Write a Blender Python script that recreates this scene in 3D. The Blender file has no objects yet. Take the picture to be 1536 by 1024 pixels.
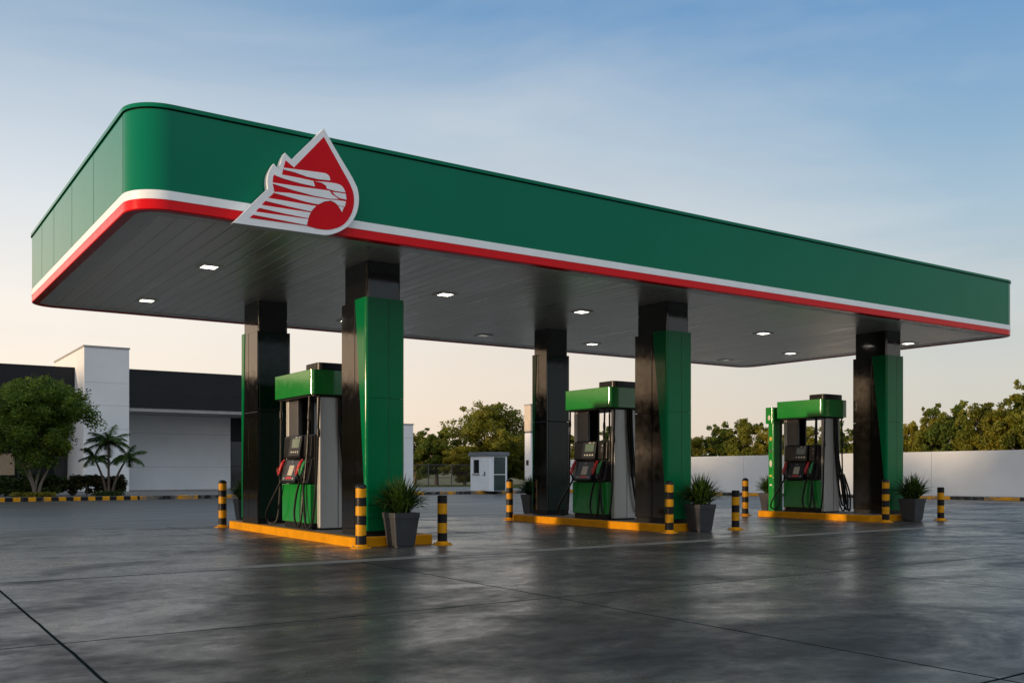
import bpy, bmesh, math, random
import numpy as np
from mathutils import Vector, Matrix
sc = bpy.context.scene
COL = sc.collection
R = math.radians
random.seed(7)

# ------------------------------------------------------------------ camera frame
H, HY, YAW, FPX = 1.25, 705.0, R(55.75), 1436.0
FW = (math.cos(YAW), math.sin(YAW))
RT = (math.sin(YAW), -math.cos(YAW))


def on_plane_y(px, v):
    k = (px - 768) / FPX
    t = v / (FW[1] + RT[1] * k)
    return t * (FW[0] + RT[0] * k), t


def polar(px, t):
    r = (px - 768) / FPX * t
    return FW[0] * t + RT[0] * r, FW[1] * t + RT[1] * r


# ------------------------------------------------------------------ node helpers
class N:
    def __init__(s, nt):
        s.nt = nt

    def a(s, typ, **kw):
        n = s.nt.nodes.new(typ)
        for k, v in kw.items():
            if k.startswith('i_'):
                key = k[2:]
                key = int(key) if key.isdigit() else key.replace('_', ' ')
                n.inputs[key].default_value = v
            else:
                setattr(n, k, v)
        return n

    def l(s, a, b):
        s.nt.links.new(a, b)

    def math(s, op, a, b=None, c=None, clamp=False):
        n = s.a('ShaderNodeMath', operation=op, use_clamp=clamp)
        for i, x in enumerate((a, b, c)):
            if x is None:
                continue
            if isinstance(x, (int, float)):
                n.inputs[i].default_value = x
            else:
                s.l(x, n.inputs[i])
        return n.outputs[0]

    def mix(s, f, a, b, blend='MIX'):
        n = s.a('ShaderNodeMix', data_type='RGBA', blend_type=blend)
        for sock, x in ((n.inputs[0], f), (n.inputs[6], a), (n.inputs[7], b)):
            if isinstance(x, (int, float)):
                sock.default_value = x
            elif isinstance(x, tuple):
                sock.default_value = (*x[:3], 1)
            else:
                s.l(x, sock)
        return n.outputs[2]

    def ramp(s, f, stops, interp='LINEAR'):
        n = s.a('ShaderNodeValToRGB')
        cr = n.color_ramp
        cr.interpolation = interp
        while len(cr.elements) < len(stops):
            cr.elements.new(0.5)
        for e, (p, c) in zip(cr.elements, stops):
            e.position = p
            e.color = (c, c, c, 1) if isinstance(c, (int, float)) else (*c, 1)
        s.l(f, n.inputs[0])
        return n.outputs[0]

    def noise(s, vec, scale, detail=4, rough=.55, dist=0):
        n = s.a('ShaderNodeTexNoise', i_Scale=scale, i_Detail=detail, i_Roughness=rough, i_Distortion=dist)
        if vec is not None:
            s.l(vec, n.inputs['Vector'])
        return n.outputs[0]

    def mapping(s, vec, scale=(1, 1, 1), loc=(0, 0, 0), rot=(0, 0, 0)):
        n = s.a('ShaderNodeMapping')
        n.inputs['Scale'].default_value = scale
        n.inputs['Location'].default_value = loc
        n.inputs['Rotation'].default_value = rot
        s.l(vec, n.inputs[0])
        return n.outputs[0]


def new_mat(name):
    m = bpy.data.materials.new(name)
    m.use_nodes = True
    nt = m.node_tree
    b = nt.nodes['Principled BSDF']
    return m, N(nt), b


def mat(name, col, rough=.5, metal=0.0, spec=.5, var=.12, vscale=3.0, rvar=.08, bump=0.0, bscale=40.0,
        coat=0.0, croughness=.05, emit=None, estr=0.0, streak=None):
    """painted / metal / plastic surface with slight procedural dirt in colour and gloss"""
    m, n, b = new_mat(name)
    pos = n.a('ShaderNodeNewGeometry').outputs['Position']
    vec = n.mapping(pos, streak) if streak else pos
    nz = n.noise(vec, vscale, 5)
    f = n.ramp(nz, [(.3, 1 - var), (.7, 1 + var * .4)])
    c = n.mix(1.0, (*col, 1), f, 'MULTIPLY')
    n.l(c, b.inputs['Base Color'])
    r2 = n.noise(vec, vscale * 3.1, 4)
    rr = n.ramp(r2, [(.3, max(0.02, rough - rvar)), (.7, min(1, rough + rvar))])
    n.l(rr, b.inputs['Roughness'])
    b.inputs['Metallic'].default_value = metal
    b.inputs['Specular IOR Level'].default_value = spec
    b.inputs['Coat Weight'].default_value = coat
    b.inputs['Coat Roughness'].default_value = croughness
    if bump:
        bn = n.a('ShaderNodeBump', i_Strength=bump, i_Distance=.01)
        n.l(n.noise(vec, bscale, 3), bn.inputs['Height'])
        n.l(bn.outputs[0], b.inputs['Normal'])
    if emit:
        b.inputs['Emission Color'].default_value = (*emit, 1)
        b.inputs['Emission Strength'].default_value = estr
    return m


def leaf_mat(name, c0, c1, c2, scale=1.2, trans=.35):
    m, n, b = new_mat(name)
    pos = n.a('ShaderNodeNewGeometry').outputs['Position']
    nz = n.noise(pos, scale, 3)
    nz2 = n.noise(pos, scale * 9, 2)
    f = n.math('ADD', n.math('MULTIPLY', nz, .7), n.math('MULTIPLY', nz2, .3))
    c = n.ramp(f, [(.32, c0), (.5, c1), (.68, c2)])
    n.l(c, b.inputs['Base Color'])
    b.inputs['Roughness'].default_value = .55
    b.inputs['Specular IOR Level'].default_value = .3
    tr = n.a('ShaderNodeBsdfTranslucent')
    n.l(c, tr.inputs[0])
    mx = n.a('ShaderNodeMixShader', i_0=trans)
    n.l(b.outputs[0], mx.inputs[1])
    n.l(tr.outputs[0], mx.inputs[2])
    n.l(mx.outputs[0], m.node_tree.nodes['Material Output'].inputs[0])
    return m


# ------------------------------------------------------------------ materials
M = {}
M['fascia_green'] = mat('fascia_green', (.0, .165, .086), .10, spec=.13, bump=.22, bscale=1.1, var=.05, vscale=.8, rvar=.03)
M['pillar_green'] = mat('pillar_green', (.0, .140, .046), .11, spec=.17, var=.06, vscale=1.2, rvar=.04)
M['pump_green'] = mat('pump_green', (.012, .215, .035),   .10, spec=.75, var=.06, vscale=3, rvar=.03)
M['stripe_white'] = mat('stripe_white', (.86, .88, .88), .35, var=.05)
M['stripe_red'] = mat('stripe_red', (.70, .001, .005), .2, spec=.2, var=.06)
M['sign_white'] = mat('sign_white', (.86, .87, .88), .4, var=.08, vscale=2)
M['sign_red'] = mat('sign_red', (.66, .003, .010), .4, spec=.12, var=.06, vscale=2)
BLOT = (14.37, 10.5, 14.0)
M['groove'] = mat('groove', (.01, .012, .012), .6)
M['roof'] = mat('roof', (.25, .25, .25), .7)
M['black_panel'] = mat('black_panel', (.005, .0045, .004), .09, spec=.62, var=.2, vscale=2, rvar=.05)
M['shaded_green'] = mat('shaded_green', (.001, .020, .010), .10, spec=.35, var=.2, vscale=2, rvar=.04)  # green of the rear pillars' front faces, with shade and reflection darkened into the colour
M['black_matte'] = mat('black_matte', (.009, .009, .010), .5, spec=.25, var=.2)
M['black_plastic'] = mat('black_plastic', (.010, .010, .011), .34, spec=.28, var=.2, vscale=8)
M['rubber'] = mat('rubber', (.007, .007, .007), .42, spec=.2, var=.2, vscale=9)
M['grey_panel'] = mat('grey_panel', (.10, .10, .105), .4, metal=.4, var=.1)
M['steel'] = mat('steel', (.52, .51, .485), .40, metal=.35, var=.06, vscale=3, rvar=.06, streak=(3, 3, .3))
M['yellow'] = mat('yellow', (.64, .26, .001), .6, spec=.12, var=.22, vscale=4, rvar=.1, bump=.12, bscale=30)
M['conc_top'] = mat('conc_top', (.13, .125, .12), .75, var=.3, vscale=4, bump=.2)
M['pot'] = mat('pot', (.030, .033, .038), .55, var=.2, vscale=5, bump=.1, bscale=60)
M['soil'] = mat('soil', (.03, .022, .016), .95, var=.4, vscale=20, bump=.5)
M['screen'] = mat('screen', (.055, .11, .07), .15, var=.1)
M['label_pale'] = mat('label_pale', (.45, .42, .34), .5, var=.1)
M['mark_white'] = mat('mark_white', (.55, .55, .52), .5)
M['mark_red'] = mat('mark_red', (.45, .02, .015), .45)
M['mark_yellow'] = mat('mark_yellow', (.55, .4, .06), .5)
M['nozzle_red'] = mat('nozzle_red', (.50, .012, .010), .35)
M['nozzle_green'] = mat('nozzle_green', (.008, .20, .05), .35)
M['wall_white'] = mat('wall_white', (.69, .70, .715), .7, var=.08, vscale=.6, bump=.08, bscale=20)
M['boundary_white'] = mat('boundary_white', (.60, .61, .62), .75, spec=.3, var=.1, vscale=.5, bump=.1, bscale=20)
M['wall_seam'] = mat('wall_seam', (.46, .46, .47), .8)
M['dark_clad'] = mat('dark_clad', (.011, .013, .016), .5, spec=.25, var=.15, vscale=.6)
M['soffit'] = mat('soffit', (.32, .32, .32), .7)
M['glass_dark'] = mat('glass_dark', (.012, .014, .015), .06, var=.2, vscale=.7, rvar=.02, spec=.6)
M['mullion'] = mat('mullion', (.02, .02, .022), .4)
M['lit_pane'] = mat('lit_pane', (.2, .155, .11), .3, emit=(1, .72, .45), estr=.04)
M['booth_white'] = mat('booth_white', (.70, .74, .78), .5, var=.06)
M['booth_roof'] = mat('booth_roof', (.13, .15, .17), .5)
M['booth_glass'] = mat('booth_glass', (.02, .045, .045), .08, var=.2)
M['fence_metal'] = mat('fence_metal', (.10, .10, .10), .5, metal=.5)
M['bark'] = mat('bark', (.13, .10, .075), .9, var=.35, vscale=8, bump=.5, bscale=18, streak=(3, 3, .6))
M['bark_pale'] = mat('bark_pale', (.22, .18, .145), .85, var=.3, vscale=8, bump=.4, bscale=18, streak=(3, 3, .6))
M['palm_bark'] = mat('palm_bark', (.10, .075, .055), .9, var=.4, vscale=7, bump=.5, streak=(1, 1, 4))
M['leaf_street'] = leaf_mat('leaf_street', (.028, .06, .008), (.08, .14, .013), (.21, .26, .026), 1.6, .4)
M['leaf_olive'] = leaf_mat('leaf_olive', (.068, .088, .010), (.165, .175, .018), (.31, .265, .030), .7, .45)
M['leaf_green'] = leaf_mat('leaf_green', (.042, .080, .011), (.105, .145, .018), (.21, .22, .028), .7, .45)
M['leaf_gold'] = leaf_mat('leaf_gold', (.10, .11, .010), (.22, .20, .018), (.36, .29, .028), .7, .45)
M['leaf_pot'] = leaf_mat('leaf_pot', (.012, .034, .006), (.034, .074, .010), (.09, .15, .018), 6, .25)
M['leaf_palm'] = leaf_mat('leaf_palm', (.02, .05, .010), (.045, .09, .018), (.09, .14, .03), 3, .3)
M['leaf_hedge'] = leaf_mat('leaf_hedge', (.014, .032, .007), (.034, .062, .012), (.065, .095, .018), 3, .25)
M['leaf_redtip'] = leaf_mat('leaf_redtip', (.014, .028, .008), (.034, .050, .013), (.11, .035, .018), 3.5, .25)
M['leaf_yellow'] = leaf_mat('leaf_yellow', (.06, .06, .008), (.17, .15, .014), (.30, .25, .02), 5, .3)


def ceiling_mat():
    m, n, b = new_mat('ceiling_panels')
    pos = n.a('ShaderNodeNewGeometry').outputs['Position']
    sx = n.a('ShaderNodeSeparateXYZ')
    n.l(pos, sx.inputs[0])
    w = .26
    q = n.math('DIVIDE', sx.outputs[0], w)
    fr = n.math('FRACT', q)
    d = n.math('ABSOLUTE', n.math('SUBTRACT', fr, .5))
    line = n.math('GREATER_THAN', d, .5 - .012)
    idn = n.a('ShaderNodeTexWhiteNoise', noise_dimensions='1D')
    n.l(n.math('FLOOR', q), idn.inputs['W'])
    dirt = n.noise(pos, .8, 5)
    base = n.ramp(dirt, [(.3, (.95, .905, .82)), (.7, (.985, .94, .855))])
    base = n.mix(1.0, base, n.ramp(idn.outputs['Value'], [(0, .95), (1, 1.0)]), 'MULTIPLY')
    n.l(n.mix(line, base, (.30, .285, .27)), b.inputs['Base Color'])
    n.l(n.ramp(n.noise(n.mapping(pos, (6, .5, 1)), 1.0, 4), [(.3, .27), (.7, .38)]), b.inputs['Roughness'])
    b.inputs['Specular IOR Level'].default_value = .3
    b.inputs['Metallic'].default_value = .75
    bn = n.a('ShaderNodeBump', i_Strength=.25, i_Distance=.02)
    n.l(n.math('ADD', n.ramp(d, [(.42, 1.0), (.5, .0)]), n.noise(n.mapping(pos, (.9, .35, 1)), 1.0, 2)), bn.inputs['Height'])
    n.l(bn.outputs[0], b.inputs['Normal'])
    return m


M['ceiling'] = ceiling_mat()
M['ceiling_rim'] = mat('ceiling_rim', (.84, .83, .80), .4, metal=.6, var=.06, vscale=.7)


def concrete_mat():
    m, n, b = new_mat('polished_concrete')
    pos = n.a('ShaderNodeNewGeometry').outputs['Position']
    wob = n.noise(pos, .9, 3)
    sx = n.a('ShaderNodeSeparateXYZ')
    n.l(pos, sx.inputs[0])
    S = 4.45

    def dist(o, off):
        s = n.math('ADD', o, n.math('MULTIPLY', n.math('SUBTRACT', wob, .5), .03))
        fr = n.math('FRACT', n.math('ADD', n.math('DIVIDE', n.math('SUBTRACT', s, off), S), .5))
        return n.math('MULTIPLY', n.math('ABSOLUTE', n.math('SUBTRACT', fr, .5)), S)
    du, dv = dist(sx.outputs[0], 1.2), dist(sx.outputs[1], 7.55)
    d = n.math('MINIMUM', du, dv)
    joint = n.ramp(d, [(.008, 1.0), (.016, 0.0)])
    # tone per slab
    wn = n.a('ShaderNodeTexWhiteNoise', noise_dimensions='2D')
    cb = n.a('ShaderNodeCombineXYZ')
    n.l(n.math('FLOOR', n.math('DIVIDE', n.math('SUBTRACT', sx.outputs[0], 1.2), S)), cb.inputs[0])
    n.l(n.math('FLOOR', n.math('DIVIDE', n.math('SUBTRACT', sx.outputs[1], 7.55), S)), cb.inputs[1])
    n.l(cb.outputs[0], wn.inputs['Vector'])
    big = n.noise(n.mapping(pos, (.72, 1.05, 1), rot=(0, 0, .60), loc=BLOT), .60, 7, .64, .9)
    med = n.noise(n.mapping(pos, (.65, 1.1, 1), rot=(0, 0, .60)), 2.8, 7, .70, .6)
    fine = n.noise(pos, 38, 4, .7)
    mixv = n.math('ADD', n.math('ADD', n.math('MULTIPLY', big, .50), n.math('MULTIPLY', med, .36)), n.math('MULTIPLY', fine, .14))
    col = n.ramp(mixv, [(.38, (.023, .023, .0232)), (.49, (.044, .0435, .0428)), (.60, (.105, .103, .098))])
    col = n.mix(1.0, col, n.ramp(wn.outputs['Value'], [(0, .84), (1, 1.08)]), 'MULTIPLY')
    # oil drips in the lanes
    oil = n.ramp(n.noise(pos, 1.3, 3, .5, 1.2), [(.66, 0.0), (.75, 1.0)])
    col = n.mix(n.math('MULTIPLY', oil, .45), col, (.022, .021, .021))
    speck = n.ramp(n.noise(pos, 130, 2, .5), [(.68, 0.0), (.74, 1.0)])
    col = n.mix(n.math('MULTIPLY', speck, .18), col, (.17, .17, .17))
    col = n.mix(n.math('MULTIPLY', joint, .95), col, (.006, .012, .012))
    n.l(col, b.inputs['Base Color'])
    rv = n.math('ADD', n.math('MULTIPLY', big, .65), n.math('MULTIPLY', n.noise(pos, 5.5, 6, .65), .35))
    rgh = n.ramp(rv, [(.40, .46), (.50, .32), (.60, .23)])
    rgh = n.mix(joint, rgh, (.8, .8, .8))
    n.l(rgh, b.inputs['Roughness'])
    n.l(n.mix(joint, n.ramp(n.math('ADD', n.math('MULTIPLY', big, .6), n.math('MULTIPLY', med, .4)), [(.40, .11), (.49, .26), (.58, .52)]), (.0, .0, .0)), b.inputs['Specular IOR Level'])
    hgt = n.math('ADD', n.math('MULTIPLY', n.noise(n.mapping(pos, (.6, 1.2, 1), rot=(0, 0, .60)), 14.0, 6, .7), .35), n.math('MULTIPLY', fine, .14))
    hgt = n.math('SUBTRACT', hgt, n.math('MULTIPLY', joint, 1.2))
    bn = n.a('ShaderNodeBump', i_Strength=.16, i_Distance=.02)
    n.l(hgt, bn.inputs['Height'])
    n.l(bn.outputs[0], b.inputs['Normal'])
    return m


M['concrete'] = concrete_mat()


def asphalt_mat():
    m, n, b = new_mat('worn_asphalt')
    pos = n.a('ShaderNodeNewGeometry').outputs['Position']
    streak = n.noise(n.mapping(pos, (.22, 1.6, 1), rot=(0, 0, R(-8))), 1.0, 6, .6, .4)
    fine = n.noise(pos, 30, 4, .7)
    f = n.math('ADD', n.math('MULTIPLY', streak, .8), n.math('MULTIPLY', fine, .2))
    n.l(n.ramp(f, [(.3, (.042, .040, .037)), (.55, (.073, .069, .064)), (.72, (.122, .115, .106))]), b.inputs['Base Color'])
    n.l(n.ramp(streak, [(.35, .34), (.65, .55)]), b.inputs['Roughness'])
    bn = n.a('ShaderNodeBump', i_Strength=.25, i_Distance=.02)
    n.l(fine, bn.inputs['Height'])
    n.l(bn.outputs[0], b.inputs['Normal'])
    return m


M['asphalt'] = asphalt_mat()
M['drain'] = mat('drain', (.17, .165, .155), .5, spec=.4, var=.25, vscale=3, rvar=.12, bump=.2)
M['pavement'] = mat('pavement', (.16, .16, .16), .7, var=.25, vscale=2, bump=.2)


def field_mat():
    m, n, b = new_mat('dry_field')
    pos = n.a('ShaderNodeNewGeometry').outputs['Position']
    f = n.math('ADD', n.math('MULTIPLY', n.noise(n.mapping(pos, (.03, .16, 1)), 1, 4, .6), .7), n.math('MULTIPLY', n.noise(pos, 2.0, 5, .7), .3))
    n.l(n.ramp(f, [(.3, (.04, .055, .014)), (.46, (.07, .075, .025)), (.60, (.13, .11, .05)), (.74, (.26, .20, .11))]), b.inputs['Base Color'])
    b.inputs['Roughness'].default_value = .95
    return m


M['field'] = field_mat()


def striped_mat(name, axis, bands, wob=.012, worn=0.0, obj=True, period=None):
    """yellow / black warning paint; bands = list of (start, end) that are yellow, along an axis"""
    m, n, b = new_mat(name)
    geo = n.a('ShaderNodeNewGeometry').outputs['Position']
    tc = n.a('ShaderNodeTexCoord').outputs['Object']
    src = tc if obj else geo
    sx = n.a('ShaderNodeSeparateXYZ')
    n.l(src, sx.inputs[0])
    z = n.math('ADD', sx.outputs[axis], n.math('MULTIPLY', n.math('SUBTRACT', n.noise(geo, 7, 2), .5), wob * 2))
    y = None
    if period:
        y = n.math('LESS_THAN', n.math('FRACT', n.math('DIVIDE', z, period)), .5)
    else:
        for s, e in bands:
            k = n.math('MULTIPLY', n.math('GREATER_THAN', z, s), n.math('LESS_THAN', z, e))
            y = k if y is None else n.math('MAXIMUM', y, k)
    dirt = n.ramp(n.noise(geo, 9, 5), [(.3, .72), (.7, 1.08)])
    yc = n.mix(1.0, (.62, .28, .005), dirt, 'MULTIPLY')
    bc = n.mix(1.0, (.012, .012, .013), dirt, 'MULTIPLY')
    c = n.mix(y, bc, yc)
    if worn:
        w = n.ramp(n.noise(geo, 3.0, 6, .7), [(worn - .06, 0.0), (worn + .06, 1.0)])
        c = n.mix(w, c, (.13, .125, .12))
    n.l(c, b.inputs['Base Color'])
    b.inputs['Roughness'].default_value = .45
    b.inputs['Specular IOR Level'].default_value = .2
    bn = n.a('ShaderNodeBump', i_Strength=.15, i_Distance=.01)
    n.l(n.noise(geo, 25, 3), bn.inputs['Height'])
    n.l(bn.outputs[0], b.inputs['Normal'])
    return m


M['bollard_tall'] = striped_mat('bollard_tall', 2, [(.205, .375), (.525, .675), (.815, .965)], .016)
M['bollard_short'] = striped_mat('bollard_short', 2, [(.20, .37), (.52, .695)], .005)
M['kerb_striped'] = striped_mat('kerb_striped', 0, None, .02, worn=.66, obj=False, period=.56)
M['kerb_worn'] = striped_mat('kerb_worn', 0, None, .05, worn=.50, obj=False, period=1.9)
M['kerb_worn_side'] = striped_mat('kerb_worn_side', 1, None, .05, worn=.56, obj=False, period=2.6)


# ------------------------------------------------------------------ mesh helpers
class MB:
    def __init__(s):
        s.v, s.f, s.mi = [], [], []

    def add(s, vs, fs, mi=0):
        o = len(s.v)
        s.v += [tuple(p) for p in vs]
        s.f += [tuple(i + o for i in f) for f in fs]
        s.mi += [mi] * len(fs)
        return s

    def box(s, x0, x1, y0, y1, z0, z1, mi=0):
        vs = [(x, y, z) for z in (z0, z1) for x, y in ((x0, y0), (x1, y0), (x1, y1), (x0, y1))]
        return s.add(vs, [(3, 2, 1, 0), (4, 5, 6, 7), (0, 1, 5, 4), (1, 2, 6, 5), (2, 3, 7, 6), (3, 0, 4, 7)], mi)

    def prism(s, loop, z0, z1, mi=0, top=True, bottom=True):
        k = len(loop)
        vs = [(x, y, z0) for x, y in loop] + [(x, y, z1) for x, y in loop]
        fs = [(i, (i + 1) % k, k + (i + 1) % k, k + i) for i in range(k)]
        if bottom:
            fs.append(tuple(range(k - 1, -1, -1)))
        if top:
            fs.append(tuple(range(k, 2 * k)))
        return s.add(vs, fs, mi)

    def extrude(s, prof, axis, a0, a1, mi=0):
        """profile in the two other axes extruded along an axis: 'y' -> (x,z), 'x' -> (y,z)"""
        k = len(prof)
        mk = (lambda p, a: (p[0], a, p[1])) if axis == 'y' else (lambda p, a: (a, p[0], p[1]))
        vs = [mk(p, a0) for p in prof] + [mk(p, a1) for p in prof]
        fs = [(i, (i + 1) % k, k + (i + 1) % k, k + i) for i in range(k)]
        fs += [tuple(range(k - 1, -1, -1)), tuple(range(k, 2 * k))]
        return s.add(vs, fs, mi)

    def ring(s, la, lb, mi=0):
        """faces between two closed 3D loops"""
        k = len(la)
        return s.add(list(la) + list(lb), [(i, (i + 1) % k, k + (i + 1) % k, k + i) for i in range(k)], mi)

    def lathe(s, prof, cx=0, cy=0, seg=28, mi=0):
        k = len(prof)
        vs, fs = [], []
        for j in range(seg):
            a = 2 * math.pi * j / seg
            vs += [(cx + r * math.cos(a), cy + r * math.sin(a), z) for r, z in prof]
        for j in range(seg):
            j2 = (j + 1) % seg
            fs += [(j * k + i, j2 * k + i, j2 * k + i + 1, j * k + i + 1) for i in range(k - 1)]
        return s.add(vs, fs, mi)

    def tube(s, pts, r, seg=8, mi=0, cap=True):
        pts = [Vector(p) for p in pts]
        rs = r if isinstance(r, (list, tuple)) else [r] * len(pts)
        vs, fs = [], []
        up = Vector((0, 0, 1))
        prev = None
        for i, p in enumerate(pts):
            d = (pts[min(i + 1, len(pts) - 1)] - pts[max(i - 1, 0)])
            d = d.normalized() if d.length > 1e-9 else up
            if prev is None:
                a = d.orthogonal().normalized()
            else:
                a = (prev - d * prev.dot(d))
                a = a.normalized() if a.length > 1e-6 else d.orthogonal().normalized()
            prev = a
            b = d.cross(a)
            for j in range(seg):
                t = 2 * math.pi * j / seg
                vs.append(p + (a * math.cos(t) + b * math.sin(t)) * rs[i])
        for i in range(len(pts) - 1):
            for j in range(seg):
                j2 = (j + 1) % seg
                fs.append((i * seg + j, i * seg + j2, (i + 1) * seg + j2, (i + 1) * seg + j))
        if cap:
            fs.append(tuple(range(seg - 1, -1, -1)))
            fs.append(tuple((len(pts) - 1) * seg + j for j in range(seg)))
        return s.add(vs, fs, mi)

    def build(s, name, mats, parent=None, bevel=0.0, smooth=False, seg=2):
        me = bpy.data.meshes.new(name)
        me.from_pydata(s.v, [], s.f)
        if not isinstance(mats, (list, tuple)):
            mats = [mats]
        for m in mats:
            me.materials.append(M[m] if isinstance(m, str) else m)
        if len(mats) > 1:
            me.polygons.foreach_set('material_index', s.mi)
        bm = bmesh.new()
        bm.from_mesh(me)
        bmesh.ops.recalc_face_normals(bm, faces=bm.faces)
        bm.to_mesh(me)
        bm.free()
        return link(name, me, parent, bevel, smooth, seg)


def link(name, me, parent=None, bevel=0.0, smooth=False, seg=2):
    o = bpy.data.objects.new(name, me)
    COL.objects.link(o)
    if parent is not None:
        o.parent = parent
    if bevel:
        b = o.modifiers.new('bevel', 'BEVEL')
        b.width, b.segments, b.limit_method, b.angle_limit = bevel, seg, 'ANGLE', R(35)
    if smooth:
        me.polygons.foreach_set('use_smooth', [True] * len(me.polygons))
        me.set_sharp_from_angle(angle=R(38))
        wn = o.modifiers.new('weighted', 'WEIGHTED_NORMAL')
        wn.keep_sharp = True
        wn.weight = 100
    return o


def tag(o, label=None, cat=None, group=None, kind=None):
    for k, v in (('label', label), ('category', cat), ('group', group), ('kind', kind)):
        if v:
            o[k] = v
    return o


def empty(name, loc, label, cat, group=None, rz=0):
    o = bpy.data.objects.new(name, None)
    o.empty_display_size = .2
    COL.objects.link(o)
    o.location = loc
    o.rotation_euler = (0, 0, rz)
    return tag(o, label, cat, group)


def copy_tree(o, parent=None):
    c = o.copy()
    COL.objects.link(c)
    c.parent = parent
    for ch in list(o.children):
        copy_tree(ch, c)
    return c


def struct(name, mb, m, **kw):
    return tag(mb.build(name, m, **kw), kind='structure')


def spline(pts, n=8):
    """Catmull-Rom through the points"""
    P = [Vector(p) for p in pts]
    P = [P[0] * 2 - P[1]] + P + [P[-1] * 2 - P[-2]]
    out = []
    for i in range(1, len(P) - 2):
        for k in range(n):
            t = k / n
            a, b, c, d = P[i - 1], P[i], P[i + 1], P[i + 2]
            out.append(.5 * ((2 * b) + (c - a) * t + (2 * a - 5 * b + 4 * c - d) * t * t + (3 * b - a - 3 * c + d) * t ** 3))
    out.append(P[-2])
    return out


def rrect(x0, x1, y0, y1, r, n=10):
    out = []
    for cx, cy, a0 in ((x1 - r, y0 + r, -90), (x1 - r, y1 - r, 0), (x0 + r, y1 - r, 90), (x0 + r, y0 + r, 180)):
        for i in range(n + 1):
            a = R(a0 + 90 * i / n)
            out.append((cx + r * math.cos(a), cy + r * math.sin(a)))
    return out


# ------------------------------------------------------------------ ground and roads
g = MB()
g.lathe([(0.001, 0), (120, 0), (700, 0)], 20, 20, 64)
struct('ground', g, 'field').location.z = -.03
a = MB()
a.box(-70, 75, -30, 43.0, -.5, -.004)
struct('road', a, 'asphalt')
c = MB()
c.box(-60, 60, -25, 22.0, -.4, 0)
struct('forecourt', c, 'concrete')
d = MB()
d.box(-60, 60, 11.98, 12.30, -.3, .004)
struct('drain_strip', d, 'drain')
d = MB()
for y_ in (11.955, 12.302):
    d.box(-60, 60, y_, y_ + .022, -.3, .002)
struct('drain_joint', d, 'groove')
p = MB()
p.box(-60, 34.0, 43.0, 57.5, -.3, .15)
struct('pavement', p, 'pavement')
k = MB()
k.box(-60, 9.9, 42.84, 42.997, -.2, .155)
struct('kerb', k, 'kerb_striped', bevel=.02)
k = MB()
k.box(9.903, 34.2, 42.84, 42.997, -.2, .155)
struct('kerb', k, 'kerb_worn', bevel=.02)

# ------------------------------------------------------------------ canopy
CU0, CV0, CU1, CV1, CR = 2.93, 13.12, 24.8, 22.4, .52
ZB, ZR, ZW, ZT = 4.71, 4.85, 4.97, 6.12


def cloop(inset, z):
    r = max(.03, CR - inset)
    return [(x, y, z) for x, y in rrect(CU0 + inset, CU1 - inset, CV0 + inset, CV1 - inset, r)]


root = empty('fuel_canopy', ((CU0 + CU1) / 2, (CV0 + CV1) / 2, 0),
             'long green forecourt canopy with rounded corners and white and red bottom stripes', 'canopy')
OFF = Vector(root.location)


def cpart(name, loops, m, smooth=True):
    b = MB()
    for la, lb in zip(loops, loops[1:]):
        b.ring([Vector(q) - OFF for q in la], [Vector(q) - OFF for q in lb])
    return b.build(name, m, root, smooth=smooth)


cpart('green_fascia', [cloop(.05, ZW + .001), cloop(0, ZW + .001), cloop(0, 6.045), cloop(.05, 6.045)], 'fascia_green')
cpart('top_groove', [cloop(.03, 6.04), cloop(.03, 6.07)], 'groove')
cpart('top_cap', [cloop(.06, 6.066), cloop(-.022, 6.066), cloop(-.022, ZT), cloop(.2, ZT), cloop(.2, 6.0)], 'fascia_green')
cpart('white_stripe', [cloop(.05, ZR + .001), cloop(-.008, ZR + .001), cloop(-.008, ZW), cloop(.05, ZW)], 'stripe_white')
cpart('red_stripe', [cloop(.05, ZR), cloop(-.004, ZR), cloop(-.004, ZB + .012), cloop(.008, ZB), cloop(.14, ZB), cloop(.14, ZB + .05)], 'stripe_red')
cpart('ceiling_border', [cloop(.14, ZB + .018), cloop(.42, ZB + .018), cloop(.43, ZB + .05)], 'ceiling_rim')
b = MB()
lp = [tuple(Vector(q) - OFF) for q in cloop(.425, ZB + .03)]
b.add(lp, [tuple(range(len(lp)))])
b.build('ceiling', 'ceiling', root)
b = MB()
lp = [tuple(Vector(q) - OFF) for q in cloop(.15, 5.9)]
b.add(lp, [tuple(range(len(lp)))])
b.build('roof_deck', 'roof', root)
# thin vertical panel joints in the fascia, as slight raised cover strips
JG = M['fascia_green']
for q in (CV0 + CR, 15.6, 17.4, 19.2, 20.6):
    b = MB()
    b.box(CU0 - .0025 - OFF.x, CU0 + .01 - OFF.x, q - .003 - OFF.y, q + .003 - OFF.y, ZW + .01, 6.04)
    b.build('joint_strip', JG, root)
for q in (CU0 + CR, CU1 - CR):
    b = MB()
    b.box(q - .005 - OFF.x, q + .005 - OFF.x, CV0 - .0025 - OFF.y, CV0 + .01 - OFF.y, ZW + .01, 6.04)
    b.build('joint_strip', JG, root)

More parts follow.
